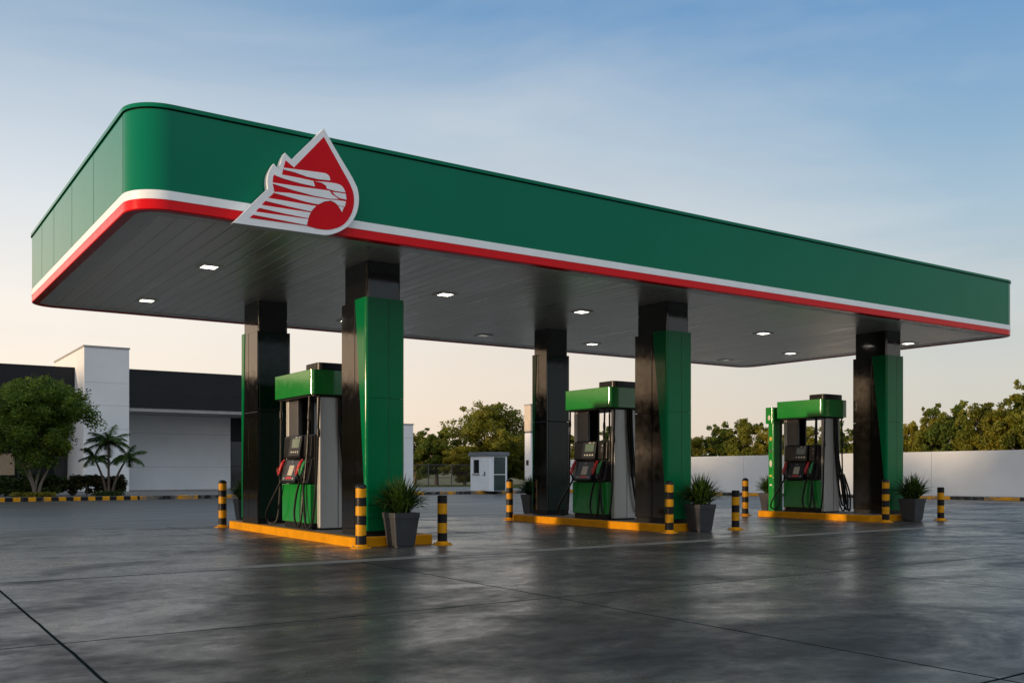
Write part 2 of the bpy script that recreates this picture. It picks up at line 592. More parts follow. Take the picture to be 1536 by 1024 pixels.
# ceiling lights
lamp_em = mat('lamp_lens', (.9, .9, .88), .4, emit=(1.0, .93, .80), estr=6.5)
lamp_dim = mat('lamp_lens_dim', (.8, .8, .78), .4, emit=(1.0, .93, .80), estr=.22)
LIGHTS = [
    (4.94, 16.47, 'lit square ceiling light nearest the rounded front left canopy corner'),
    (4.86, 20.45, 'lit square ceiling light near the rear left canopy corner'),
    (9.58, 16.42, 'lit square ceiling light just right of the foremost green pillar'),
    (9.38, 20.6, 'small lit ceiling light half hidden behind the foremost pillar'),
    (13.11, 16.54, 'lit square ceiling light in front of the black top of the middle rear pillar'),
    (13.3, 20.85, 'tiny faint ceiling light at the rear edge between first and second pumps'),
    (16.7, 20.6, 'lit ceiling light above the second pump, right of the middle rear pillar'),
    (18.99, 16.53, 'lit square ceiling light between the second and third front pillars'),
    (22.9, 18.9, 'lit ceiling light just left of the rightmost pillar'),
    (22.6, 21.2, 'dim ceiling light closest to the far right rear canopy corner'),
    (23.78, 15.6, 'lit ceiling light just right of the rightmost pillar top'),
]
proto = None
for (x, y, lab) in LIGHTS:
    if proto is None:
        o = proto = empty('ceiling_light', (x, y, ZB + .03), lab, 'ceiling light', 'ceiling lights under the canopy')
        b = MB()
        s, t = .185, .122
        for q in ((-s, s, -s, -t), (-s, s, t, s), (-s, -t, -t, t), (t, s, -t, t)):
            b.box(*q, -.022, -.001)
        b.build('frame', 'ceiling_rim', o)
        b = MB()
        b.box(-t, t, -t, t, -.014, -.002)
        b.build('lens', lamp_em, o)
    else:
        o = copy_tree(proto)
        o.location = (x, y, ZB + .03)
        o['label'] = lab
        if 'faint' in lab or 'dim' in lab:
            ln = [c_ for c_ in o.children if c_.name.startswith('lens')][0]
            ln.data = ln.data.copy()
            ln.data.materials[0] = lamp_dim

# emblem sign, traced as a real slab standing proud of the fascia
VF = CV0 - .14


def e_pt(zx, zy, v=VF):
    px, py = 330 + zx / 5.3875, 180 + zy / 5.3875
    u, t = on_plane_y(px, v)
    return u, H + (HY - py) / FPX * t


ex, ez = e_pt(700, 560)
em = empty('emblem_sign', (ex, VF, ez), 'red and white drop shaped emblem with striped eagle head on the canopy front', 'sign')


def e_slab(name, polys, y0, y1, m, parent, bevel=0.0):
    b = MB()
    for pl in polys:
        pts = [e_pt(*q) for q in pl]
        b.extrude([(x - ex, z - ez) for x, z in pts], 'y', y0, y1)
    o = b.build(name, m, parent, bevel=bevel)
    # triangulate the big concave caps cleanly
    bm = bmesh.new()
    bm.from_mesh(o.data)
    bmesh.ops.triangulate(bm, faces=[f for f in bm.faces if len(f.verts) > 4])
    bm.to_mesh(o.data)
    bm.free()
    return o


def smooth2(pts, n=6):
    return [(q.x, q.y) for q in spline([(x, y, 0) for x, y in pts], n)]


outline = [(840, 68), (900, 178), (980, 315), (1050, 430)] + smooth2([(1075, 475), (1108, 545), (1122, 615), (1120, 685), (1103, 755), (1066, 822), (1010, 876), (940, 912), (865, 928), (800, 925)]) + \
    [(600, 897), (400, 870), (230, 847), (105, 830), (180, 760), (250, 688), (388, 556)] + smooth2([(383, 510), (385, 462), (402, 408), (435, 352)]) + [(478, 405)] + smooth2([(485, 365), (498, 316), (525, 265)]) + [(580, 322)]
e_slab('backing', [outline], 0, .125, 'sign_white', em, .006)
red = [(838, 138), (930, 302), (1030, 482)] + smooth2([(1050, 520), (1072, 575), (1082, 630), (1078, 700), (1055, 770), (1010, 833), (950, 870), (870, 887), (790, 880)]) + \
    [(700, 855), (240, 790), (265, 767), (287, 742), (315, 712), (335, 688), (365, 655), (388, 632), (425, 600), (440, 582), (425, 512), (430, 455), (445, 438), (500, 447), (512, 388), (530, 328), (597, 385)]
e_slab('red_field', [red], -.006, .001, 'sign_red', em)
whites = [
    [(512, 387), (600, 399), (720, 414), (835, 430)] + smooth2([(850, 433), (872, 446), (885, 468), (888, 490)], 4) + [(800, 482), (700, 460), (600, 424), (512, 402)],
    [(440, 437), (520, 447), (640, 470), (752, 494), (766, 540), (640, 512), (520, 478), (450, 452)],
    [(762, 496), (860, 504)] + smooth2([(935, 514), (975, 530), (998, 556), (1012, 588)], 4) + [(935, 577), (862, 557)] + smooth2([(855, 534), (820, 510), (790, 503)], 3),
    [(425, 508), (500, 519), (600, 534), (740, 554), (882, 573), (905, 605), (958, 640), (880, 638), (760, 615), (600, 572), (425, 516)],
    [(905, 583), (1014, 598), (1020, 646), (968, 634), (930, 612)],
    [(440, 583), (560, 592), (760, 626), (880, 646), (930, 645), (885, 655), (840, 660), (792, 684), (700, 665), (560, 625), (440, 592)],
    [(890, 652), (940, 648), (1016, 660), (1006, 702), (950, 690), (925, 668)],
    [(953, 694), (998, 706), (984, 746)],
    [(388, 632), (560, 660), (775, 697), (752, 718), (735, 741), (560, 702), (365, 655)],
    [(335, 688), (520, 717), (731, 749), (720, 770), (712, 796), (540, 762), (315, 712)],
    [(287, 742), (500, 772), (712, 803), (704, 826), (700, 851), (500, 812), (265, 767)],
]
for w in whites:
    e_slab('white_feather', [w], -.012, -.0058, 'sign_white', em)

# ------------------------------------------------------------------ pump islands
PIL = [(6.92, 14.45), (13.68, 14.45), (21.12, 14.45)]
BACK = [(6.71, 19.1, 1.0), (13.93, 18.95, .62)]
ISL = [(6.62, 8.14, 14.28, 20.75), (13.40, 14.90, 14.28, 19.76), (20.25, 21.98, 14.22, 17.9)]
ORD = ['first (leftmost)', 'second (middle)', 'third (rightmost)']
for (x0, x1, y0, y1), w in zip(ISL, ('nearest', 'middle', 'rightmost')):
    cx, cy = (x0 + x1) / 2, (y0 + y1) / 2
    o = empty('pump_island', (cx, cy, 0), f'raised concrete island with orange yellow kerb under the {w} pump', 'pump island', 'pump islands under the canopy')
    A, B, cxr = (x1 - x0) / 2, (y1 - y0) / 2, .16
    lo, li = rrect(-A, A, -B, B, cxr, 8), rrect(-A + .13, A - .13, -B + .13, B - .13, .06, 8)
    b = MB()
    b.ring([(x, y, -.1) for x, y in lo], [(x, y, .14) for x, y in lo])
    lo2 = rrect(-A + .014, A - .014, -B + .014, B - .014, cxr - .014, 8)
    b.ring([(x, y, .14) for x, y in lo], [(x, y, .154) for x, y in lo2])
    b.ring([(x, y, .154) for x, y in lo2], [(x, y, .154) for x, y in li])
    b.build('kerb_edge', 'yellow', o, smooth=True)
    b = MB()
    b.add([(x, y, .154) for x, y in li], [tuple(range(len(li)))])
    b.build('island_top', 'conc_top', o)

# ------------------------------------------------------------------ pillars
ZC = ZB + .028
PW, PD = .70, .98


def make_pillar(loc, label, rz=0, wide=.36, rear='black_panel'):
    """local: x 0..PW, y 0..PD, green face towards -y"""
    o = empty('canopy_pillar', loc, label, 'pillar', 'canopy pillars', rz)
    w, dd = PW / 2, PD / 2
    zt = 3.95
    b = MB()
    b.prism(rrect(-w + .035, w - .035, -dd + .035, dd - .035, .05, 5), zt + .001, ZC - .154)
    b.build('black_cap', 'black_panel', o, smooth=True)
    b = MB()
    b.box(-w + .05, w - .05, -dd + .04, dd - .05, .0, zt - .002)
    b.build('core', 'black_matte', o)
    # side and rear cladding, in panels with open joints
    side = []
    zj = [.10, 2.30, zt]
    for za, zb in zip(zj, zj[1:]):
        for sgn in (-1, 1):
            b = MB()
            xs = sorted((sgn * w, sgn * (w - .05)))
            for ya, yb in ((-dd + .035, -.055), (-.04, dd - .004)):
                b.box(xs[0], xs[1], ya, yb, za + .004, zb - .004)
            b.build('black_side_panel', 'black_panel', o, bevel=.006)
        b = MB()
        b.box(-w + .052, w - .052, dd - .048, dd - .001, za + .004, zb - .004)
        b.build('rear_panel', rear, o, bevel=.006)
    b = MB()
    b.box(-w + .012, w - .012, -dd + .02, dd - .015, 0, .10)
    b.build('black_base', 'black_matte', o, bevel=.004)
    # green front: rounded edges wrapping round both sides, widening upwards into a wedge
    r = .055
    levels = [.09, .30, .52, .74, 1.2, 2.297, 2.303, 3.0, 3.6, zt + .02]

    def prof(z, out):
        t = max(0.0, (z - .7) / (zt - .7))
        wing = .06 + wide * t ** 1.05
        y0 = -dd - .012 - out
        L = []
        X = w + .012 + out
        L.append((-X, y0 + wing))
        for i in range(7):
            a = R(180 + 90 * i / 6)
            L.append((-X + r + r * math.cos(a), y0 + r + r * math.sin(a)))
        for i in range(7):
            a = R(270 + 90 * i / 6)
            L.append((X - r + r * math.cos(a), y0 + r + r * math.sin(a)))
        L.append((X, y0 + wing))
        return L
    gaps = [(.09, .297), (.303, .517), (.523, .737), (.743, 2.297), (2.303, zt + .02)]
    for za, zb in gaps:
        b = MB()
        steps = [za + (zb - za) * i / 6 for i in range(7)]
        L = [[(x, y, z) for x, y in prof(z, 0)] for z in steps]
        I = [[(x, y, z) for x, y in prof(z, -.012)] for z in steps]
        k = len(L[0])
        for la, lb in zip(L, L[1:]):
            b.add(la + lb, [(i, i + 1, k + i + 1, k + i) for i in range(k - 1)])
        for la, lb in ((I[0], L[0]), (L[-1], I[-1])):
            b.add(la + lb, [(i, i + 1, k + i + 1, k + i) for i in range(k - 1)])
        for s_ in (0, k - 1):
            for q in range(6):
                b.add([L[q][s_], I[q][s_], I[q + 1][s_], L[q + 1][s_]], [(0, 1, 2, 3)])
        b.build('green_cladding', 'pillar_green', o, smooth=True)
    b = MB()
    b.box(.055, .061, -dd - .0145, -dd - .008, .55, zt)
    b.build('panel_joint', 'groove', o)
    return o


for (x, y), lab in zip(PIL, ('nearest front pillar, black with broad green face, beside the leftmost pump',
                             'middle front pillar, black with green face, right of the second pump',
                             'rightmost pillar, black with green face, in front of the white boundary wall')):
    make_pillar((x + PW / 2, y + PD / 2, .154), lab)
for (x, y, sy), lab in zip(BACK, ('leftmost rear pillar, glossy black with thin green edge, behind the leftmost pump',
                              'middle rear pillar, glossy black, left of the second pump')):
    make_pillar((x + PW / 2, y + PD / 2 * sy, .154), lab, math.pi, .17 / sy, 'shaded_green').scale = (1, sy, 1)

# ------------------------------------------------------------------ fuel dispensers
DL = 1.62


def make_dispenser():
    o = empty('fuel_dispenser', (0, 0, 0), 'x', 'fuel dispenser', 'fuel dispensers under the canopy')
    # crown
    b = MB()
    b.prism(rrect(-.52, .52, 0, DL, .07, 6), 2.48, 2.93)
    cr = b.build('crown', 'pump_green', o, bevel=.008, smooth=True)
    b = MB()
    b.prism(rrect(-.46, .46, .05, DL - .05, .06, 4), 2.45, 2.479)
    b.build('crown_underside', 'black_matte', o)
    b = MB()
    b.prism(rrect(-.36, .42, .05, .62, .10, 6), 2.931, 3.07)
    b.build('top_box', 'black_plastic', o, bevel=.012, smooth=True)
    # end columns
    for y0 in (.09, 1.41):
        b = MB()
        b.box(-.31, .31, y0, y0 + .12, .03, 2.449)
        c_ = b.build('steel_column', 'steel', o, bevel=.012)
        b = MB()
        yy = (y0 - .004) if y0 < 1 else (y0 + .12 - .002)
        b.box(.045, .055, yy, yy + .006, .05, 2.44)
        b.build('seam', 'groove', c_)
    b = MB()
    b.box(-.30, -.24, 1.02, 1.409, 1.76, 2.449)
    b.build('grey_upper_panel', 'grey_panel', o, bevel=.01)
    b = MB()
    b.box(-.03, .03, 1.0, 1.409, 1.76, 2.449)
    b.build('black_upper_panel', 'black_plastic', o, bevel=.01)
    b = MB()
    for y_ in (.62,):
        b.tube([(0, y_, 1.7), (0, y_, 2.46)], .022, 8)
    b.build('riser_pipe', 'black_plastic', o, smooth=True)
    # head body
    b = MB()
    b.box(-.355, .355, .212, 1.408, .84, 1.76)
    b.build('head', 'black_plastic', o, bevel=.012)
    # cabinet and plinth
    b = MB()
    b.box(-.445, .445, .205, 1.412, .115, .835)
    cab = b.build('cabinet', 'pump_green', o, bevel=.014)
    b = MB()
    b.box(-.40, .40, .24, 1.38, 0, .114)
    b.build('plinth', 'black_matte', o)
    for y0, y1 in ((.10, .2), (1.42, 1.52)):
        b = MB()
        b.box(-.28, .28, y0, y1, 0, .03)
        b.build('column_foot', 'black_matte', o)
    for sg in (-1, 1):
        def X(pts):
            return [(sg * x, z) for x, z in pts]
        # upper display module
        b = MB()
        b.extrude(X([(.34, 1.33), (.485, 1.33), (.495, 1.37), (.43, 1.745), (.34, 1.755)]), 'y', .56, 1.05)
        um = b.build('display_module', 'black_plastic', o, bevel=.015)

        def face(y0, y1, z0, z1, m, name, par, d=.004, base=((.495, 1.37), (.43, 1.745))):
            (xa, za), (xb, zb) = base
            f = lambda z: xa + (xb - xa) * (z - za) / (zb - za)
            b = MB()
            b.extrude(X([(f(z0) - .006, z0), (f(z0) + d, z0), (f(z1) + d, z1), (f(z1) - .006, z1)]), 'y', y0, y1)
            return b.build(name, m, par)
        face(.62, .93, 1.52, 1.69, 'screen', 'screen', um)
        for q in range(4):
            face(.62 + q * .09, .665 + q * .09, 1.425, 1.455, 'mark_white', 'button', um)
        face(.62, .68, 1.705, 1.722, 'mark_white', 'button', um)
        face(.74, .82, 1.705, 1.722, 'mark_white', 'button', um)
        # side pods
        for y0, y1 in ((.225, .535), (1.075, 1.395)):
            b = MB()
            b.extrude(X([(.34, 1.33), (.425, 1.34), (.405, 1.735), (.34, 1.745)]), 'y', y0, y1)
            pod = b.build('side_pod', 'black_plastic', o, bevel=.015)
        face(.34, .42, 1.50, 1.60, 'grey_panel', 'card_slot', pod, .006, ((.425, 1.34), (.405, 1.735)))
        face(.36, .40, 1.63, 1.66, 'mark_white', 'card_mark', pod, .004, ((.425, 1.34), (.405, 1.735)))
        # lower sloped module
        b = MB()
        b.extrude(X([(.34, .845), (.555, .85), (.56, .90), (.43, 1.30), (.34, 1.315)]), 'y', .62, 1.20)
        lm = b.build('keypad_module', 'black_plastic', o, bevel=.018)
        bs = ((.56, .90), (.43, 1.30))
        face(.80, 1.00, 1.00, 1.19, 'label_pale', 'price_card', lm, .004, bs)
        face(.78, 1.02, .93, .975, 'mark_red', 'red_label', lm, .004, bs)
        face(.70, .745, .93, .955, 'mark_white', 'button', lm, .004, bs)
        face(1.08, 1.12, .93, .955, 'mark_white', 'button', lm, .004, bs)
        face(.86, .95, 1.225, 1.265, 'grey_panel', 'reader', lm, .008, bs)
        # nozzle boots
        for y0, y1 in ((.225, .60), (1.22, 1.395)):
            b = MB()
            b.extrude(X([(.34, .85), (.50, .86), (.47, .93), (.40, 1.30), (.34, 1.31)]), 'y', y0, y1)
            b.build('nozzle_boot', 'black_plastic', o, bevel=.012)
        for y_, m in ((1.31, 'nozzle_red'), (.53, 'nozzle_red'), (.37, 'nozzle_green')):
            nz = MB()
            nz.tube(spline([(sg * .43, y_, 1.30), (sg * .475, y_ + .01, 1.22), (sg * .52, y_ + .02, 1.10), (sg * .545, y_ + .02, 1.02)], 4), [.024] * 3 + [.036] * 5 + [.030] * 5, 10)
            n_ = nz.build('nozzle', m, o, smooth=True)
            t = MB()
            t.tube(spline([(sg * .545, y_ + .02, 1.02), (sg * .53, y_ + .0, .95), (sg * .50, y_ - .01, .88)], 4), .022, 8)
            t.build('nozzle_grip', 'rubber', n_, smooth=True)
            t = MB()
            t.tube(spline([(sg * .49, y_ + .01, 1.19), (sg * .575, y_ + .02, 1.12), (sg * .565, y_ + .02, 1.0)], 5), .008, 6)
            t.build('trigger_guard', m, n_, smooth=True)
        hoses = [
            [(.50, 1.30, .90), (.60, 1.42, .62), (.66, 1.62, .30), (.62, 1.72, .12), (.55, 1.66, .06), (.47, 1.58, .14), (.43, 1.56, .6), (.41, 1.56, 1.4), (.40, 1.55, 2.46)],
            [(.50, .52, .90), (.53, .60, .62), (.55, .64, .30), (.55, .58, .09), (.54, .50, .045), (.54, .42, .09), (.53, .37, .32), (.50, .36, .75), (.47, .33, 1.15), (.44, .31, 1.6), (.41, .30, 2.46)],
            [(.50, .36, .90), (.51, .33, .60), (.52, .27, .25), (.52, .19, .06), (.50, .10, .05), (.47, .06, .16), (.42, .05, .6), (.38, .06, 1.2), (.34, .05, 2.46)],
        ]
        for hp in hoses:
            t = MB()
            t.tube(spline([(sg * x, y, z) for x, y, z in hp], 7), .021, 8)
            t.build('hose', 'rubber', o, smooth=True)
        # breakaway couplings on the hoses
        for y_, z_, xx in ((1.555, 2.1, .405), (.302, 2.0, .423), (.05, 1.7, .36)):
            t = MB()
            t.tube([(sg * xx, y_, z_), (sg * xx, y_, z_ + .06), (sg * xx, y_, z_ + .16)], [.026, .034, .026], 10)
            t.build('coupling', 'black_plastic', o, smooth=True)
    # hose bundle hanging at the near end
    for dx, low, out in ((.06, .30, .0), (.12, .10, .05), (.17, .06, .10)):
        t = MB()
        t.tube(spline([(dx - .02, .05, 2.46), (dx, .045, 1.9), (dx + .05, .04, 1.35), (dx + .12 + out, .03, .8), (dx + .22 + out, .02, .3), (dx + .30 + out, .01, low * .5 + .03),
                       (dx + .40 + out, .03, low * .6 + .06), (dx + .44 + out, .08, .5), (.46 + out, .16, 1.0)], 6), .024, 8)
        t.build('hose', 'rubber', o, smooth=True)
    t = MB()
    t.box(.16, .22, .02, .085, .95, 1.45)
    t.build('hose_bracket', 'black_plastic', o, bevel=.01)
    return o


dp = make_dispenser()
DISP = [(7.27, 16.37, 1.17, 'leftmost green topped fuel pump, between the nearest front pillar and the leftmost rear pillar'),
        (14.07, 16.10, 1.01, 'middle fuel pump with green crown and steel columns, right of the middle rear pillar'),
        (20.92, 15.83, .92, 'rightmost fuel pump, beside a slim green pylon and in front of the white wall')]
for i, (x, y, s, lab) in enumerate(DISP):
    o = dp if i == 0 else copy_tree(dp)
    o.location = (x, y, .154)
    o.scale = (1, s, 1)
    o['label'] = lab

# slim green pylon at the far end of the third island
o = empty('service_pylon', (20.62, 17.46, .154), 'slim green pylon with small round labels, left of the rightmost pump', 'pylon')
b = MB()
b.prism(rrect(-.15, .23, 0, .20, .04, 5), 0, 2.36)
b.build('post', 'pump_green', o, smooth=True)
b = MB()
b.prism(rrect(-.21, .29, -.03, .26, .06, 5), 2.361, 2.80)
b.build('head', 'pump_green', o, bevel=.01, smooth=True)
for z, h, m in ((2.52, .14, 'mark_white'), (1.95, .12, 'mark_yellow'), (1.62, .10, 'grey_panel'), (1.28, .20, 'mark_white'), (.95, .06, 'mark_yellow'), (.70, .05, 'mark_white')):
    xx = -.215 if z > 2.4 else -.155
    b = MB()
    a_ = [(.10 + .045 * math.cos(R(i * 22.5)), z + h / 2 * math.sin(R(i * 22.5))) for i in range(16)]
    b.extrude(a_, 'x', xx, xx + .01)
    b.build('round_label', m, o)

# ------------------------------------------------------------------ bollards


def make_bollard(tall):
    o = empty('bollard', (0, 0, 0), 'x', 'bollard', 'striped safety bollards')
    r, h = (.086, 1.0) if tall else (.082, .83)
    b = MB()
    if tall:
        b.lathe([(r, .02), (r, .97)], seg=28)
    else:
        b.lathe([(r, .02), (r, h - .012), (r - .01, h), (.001, h)], seg=28)
    b.build('post', 'bollard_tall' if tall else 'bollard_short', o, smooth=True)
    if tall:
        b = MB()
        b.lathe([(r + .004, .965), (r + .004, .99), (r - .02, 1.022), (.03, 1.038), (.001, 1.04)], seg=28)
        b.build('cap', 'black_plastic', o, smooth=True)
    b = MB()
    b.lathe([(.17, .0), (.17, .012), (.155, .02), (.115, .026), (.10, .05), (r + .003, .06)], seg=28)
    b.build('base_flange', 'yellow', o, smooth=True)
    b = MB()
    for i in range(4):
        a_ = R(45 + 90 * i)
        b.lathe([(.014, .014), (.014, .036), (.001, .038)], .14 * math.cos(a_), .14 * math.sin(a_), 6)
    b.build('anchor_bolt', 'grey_panel', o)
    return o


tallp, shortp = make_bollard(True), make_bollard(False)
BOL = [
    (6.66, 14.10, 1, 'tall striped bollard with dark dome cap at the nearest island corner'),
    (6.58, 20.96, 1, 'tall striped bollard behind the leftmost rear pillar, leftmost of all'),
    (13.38, 14.06, 1, 'tall striped bollard in front of the middle front pillar'),
    (13.56, 20.02, 1, 'tall striped bollard with scuffed bands left of the middle rear pillar'),
    (20.12, 18.15, 1, 'tall striped bollard left of the rightmost pump and its green pylon'),
    (20.37, 13.96, 1, 'tall striped bollard in front of the rightmost pillar'),
    (8.10, 13.98, 0, 'short black topped striped bollard right of the nearest planter'),
    (15.20, 13.98, 0, 'short black topped striped bollard right of the middle front planter'),
    (22.28, 13.72, 0, 'short striped bollard right of the rightmost planter, before the white wall'),
]
used = {0: False, 1: False}
for i, (x, y, tl, lab) in enumerate(BOL):
    pr = tallp if tl else shortp
    o = pr if not used[tl] else copy_tree(pr)
    used[tl] = True
    o.location = (x, y, 0)
    o.rotation_euler.z = i * 1.3
    o['label'] = lab

# ------------------------------------------------------------------ potted plants


def blade_mesh(seed, n=430):
    rg = random.Random(seed)
    vs, fs = [], []
    for i in range(n):
        az = rg.uniform(0, 2 * math.pi)
        lean = rg.uniform(.03, 1.0) ** .65
        L = rg.uniform(.48, .74) * (1 - .08 * lean)
        droop = rg.uniform(.6, 1.7) * lean
        w = rg.uniform(.010, .018)
        x0, y0 = rg.gauss(0, .045), rg.gauss(0, .045)
        ang = R(88) - lean * R(52)
        px, pz = math.hypot(x0, y0) * .2, rg.uniform(-.02, .10)
        ns = 6
        ca, sa = math.cos(az), math.sin(az)
        tw = rg.uniform(-.5, .5)
        base = len(vs)
        for k in range(ns + 1):
            t = k / ns
            ww = w * (1 - t ** 2.2) * (.55 + .9 * min(1, t * 3)) + .0008
            wx, wy = -sa * ww * math.cos(tw), ca * ww * math.cos(tw)
            wz = ww * math.sin(tw)
            X, Y = x0 + ca * px, y0 + sa * px
            vs += [(X - wx, Y - wy, pz - wz), (X + wx, Y + wy, pz + wz)]
            a_ = ang - droop * t * t * 1.25
            px += math.cos(a_) * L / ns
            pz += math.sin(a_) * L / ns
        for k in range(ns):
            q = base + 2 * k
            fs.append((q, q + 1, q + 3, q + 2))
    me = bpy.data.meshes.new('foliage')
    me.from_pydata(vs, [], fs)
    me.materials.append(M['leaf_pot'])
    me.polygons.foreach_set('use_smooth', [True] * len(fs))
    return me


BLADES = [blade_mesh(3), blade_mesh(11), blade_mesh(19)]


def make_pot(loc, label, k, s=1.0, rz=0.0):
    o = empty('potted_plant', loc, label, 'potted plant', 'potted plants beside the pillars', rz)
    wt, wb, h = .235, .175, .56
    b = MB()

    def sq(w, z):
        return [(x, y, z) for x, y in rrect(-w, w, -w, w, .03, 3)]
    L = [sq(wb - .02, 0), sq(wb - .02, .02), sq(wb, .024), sq(wt - .008, h - .09), sq(wt, h - .088), sq(wt + .004, h), sq(wt - .03, h), sq(wt - .035, h - .08)]
    for la, lb in zip(L, L[1:]):
        b.ring(la, lb)
    b.add(sq(wb - .02, 0), [tuple(range(15, -1, -1))])
    b.build('pot', 'pot', o, smooth=True)
    b = MB()
    b.add(sq(wt - .034, h - .06), [tuple(range(16))])
    b.build('soil', 'soil', o)
    f = link('foliage', BLADES[k], o)
    f.location = (0, 0, h - .08)
    f.rotation_euler.z = k * 2.1 + loc[0]
    f.scale = (s * .92, s * .92, s)
    return o


POTS = [
    (7.34, 14.02, 'nearest spiky plant in dark square pot, in front of the nearest front pillar', 0, 1.0),
    (14.20, 14.02, 'spiky plant in dark tapered pot in front of the middle front pillar', 1, 1.02),
    (21.35, 13.90, 'spiky plant in dark tapered pot in front of the rightmost pillar', 2, 1.02),
    (7.72, 22.85, 'potted plant almost hidden behind the leftmost rear pillar', 1, .95),
    (15.9, 22.35, 'spiky potted plant peeking out left of the middle rear pillar', 2, .95),
    (22.75, 19.55, 'potted plant half hidden behind the slim green pylon', 0, .95),
]
for x, y, lab, k, s in POTS:
    make_pot((x, y, 0), lab, k, s, random.uniform(-.06, .06))

# ------------------------------------------------------------------ foliage generators
rng = np.random.default_rng(5)


def leaf_cloud(centers, radii, counts, size, name, m, flat=.75, seed=0, aspect=.55):
    """many small leaf quads scattered through clumps"""
    rg = np.random.default_rng(seed)
    P = []
    for c, r, k in zip(centers, radii, counts):
        d = rg.normal(size=(k, 3))
        d /= np.linalg.norm(d, axis=1)[:, None]
        rad = rg.random(k) ** .45
        q = d * rad[:, None] * r
        q[:, 2] *= flat
        P.append(q + np.array(c))
    P = np.concatenate(P)
    n = len(P)
    a = rg.normal(size=(n, 3))
    a[:, 2] *= .7
    a /= np.linalg.norm(a, axis=1)[:, None]
    b = np.cross(a, rg.normal(size=(n, 3)))
    b /= np.linalg.norm(b, axis=1)[:, None]
    s = size * rg.uniform(.6, 1.35, n)[:, None]
    V = np.empty((n, 4, 3))
    V[:, 0] = P - a * s
    V[:, 1] = P + b * s * aspect
    V[:, 2] = P + a * s
    V[:, 3] = P - b * s * aspect
    me = bpy.data.meshes.new(name)
    me.from_pydata(V.reshape(-1, 3).tolist(), [], np.arange(n * 4).reshape(n, 4).tolist())
    me.materials.append(M[m])
    return me


def tree_meshes(seed, height, width, m, bark, trunk_h=.25, nclump=46, leaves=150, leaf=.14, stems=1, openness=.0, low=.22, shape=1.0, rag=1.0):
    """tapered trunk with limbs reaching the leaf clumps; unit: metres, root at origin"""
    rg = random.Random(seed)
    cz0, cz1 = height * low, height
    hz, rx = (cz1 - cz0) / 2, width / 2
    cen, rad, cnt = [], [], []
    tries = 0
    while len(cen) < nclump and tries < 4000:
        tries += 1
        x, y, z = (rg.uniform(-1, 1) for _ in range(3))
        rr = math.sqrt(x * x + y * y + z * z)
        if rr > 1 or (rr < .45 and rg.random() < .75):
            continue
        if openness and rg.random() < openness and rr < .75:
            continue
        # lumpy outline: scale by direction
        lump = .80 + .22 * math.sin(3.1 * math.atan2(y, x) + seed) * math.cos(2.3 * z + seed * 1.7) + rg.uniform(-.08, .1)
        taper = 1 - .30 * max(0, z) * shape
        c_ = (x * rx * lump * taper * .92, y * rx * lump * taper * .92, cz0 + hz + z * hz * (.86 + .12 * lump))
        cen.append(c_)
        r_ = rg.uniform(.12, .24) * width * .62
        rad.append(r_)
        cnt.append(int(leaves * rg.uniform(.6, 1.3)))
    # sparse sprigs that break the outline
    for i in range(int(nclump * .5 * rag)):
        a_, e_ = rg.uniform(0, 6.28), rg.uniform(-.3, 1.35)
        k_ = rg.uniform(.90, 1.02 + .05 * rag)
        cen.append((math.cos(a_) * math.cos(e_) * rx * k_, math.sin(a_) * math.cos(e_) * rx * k_, cz0 + hz + math.sin(e_) * hz * k_))
        rad.append(width * rg.uniform(.04, .08) * rag ** .5)
        cnt.append(int(leaves * .18 * rag))
    crown = leaf_cloud(cen, rad, cnt, leaf, 'crown', m, seed=seed)
    b = MB()
    th = height * trunk_h
    tips = [c for c in cen[:nclump]]
    rg.shuffle(tips)
    base_r = .028 * height + .02
    for s_ in range(stems):
        ox, oy = (0, 0) if stems == 1 else (rg.uniform(-.10, .10), rg.uniform(-.10, .10))
        lx, ly = (rg.uniform(-.1, .1), rg.uniform(-.1, .1)) if stems == 1 else (math.cos(s_ * 6.28 / stems + .6) * th * .42, math.sin(s_ * 6.28 / stems + .6) * th * .42)
        br = base_r if stems == 1 else base_r * .42
        top = Vector((ox + lx, oy + ly, th))
        b.tube(spline([(ox, oy, -.1), (ox + lx * .25, oy + ly * .25, th * .4), top], 5), [br * (1.25 - .05 * i) for i in range(11)], 9)
        for tp in tips[s_::stems][:max(5, 16 // stems)]:
            tp = Vector(tp)
            mid = top.lerp(tp, .5) + Vector((rg.uniform(-.2, .2), rg.uniform(-.2, .2), .12 * height * rg.uniform(0, .6)))
            pts = spline([top - Vector((0, 0, .05)), mid, tp], 5)
            b.tube(pts, [br * .62 * (1 - .085 * i) for i in range(len(pts))], 6)
    me = bpy.data.meshes.new('trunk')
    me.from_pydata(b.v, [], b.f)
    me.materials.append(M[bark])
    me.polygons.foreach_set('use_smooth', [True] * len(b.f))
    return crown, me


def place_tree(name, meshes, loc, label, group, s=(1, 1, 1), rz=0, cat='tree'):
    o = empty(name, loc, label, cat, group, rz)
    o.scale = s
    link('crown', meshes[0], o)
    link('trunk', meshes[1], o)
    return o


# street trees in the planting strip before the shop
st = tree_meshes(21, 4.75, 4.7, 'leaf_street', 'bark_pale', trunk_h=.26, nclump=95, leaves=360, leaf=.062, stems=4, low=.25, shape=.7, openness=.25, rag=1.8)
x, t = on_plane_y(55, 44.4)
place_tree('street_tree', st, (x, 44.4, .15), 'round leafy green tree with pale forked trunks before the shop windows', None, (.93, .93, 1), 1.9)
for (x, y, s, lab) in ((-3.2, 44.8, .66, 'street tree left of the picture, next to the round tree by the shop'),
                       (-9.0, 45.6, .84, 'second street tree left of the picture along the planting strip')):
    place_tree('street_tree', st, (x, y, .15), lab, None, (s, s, s), x)

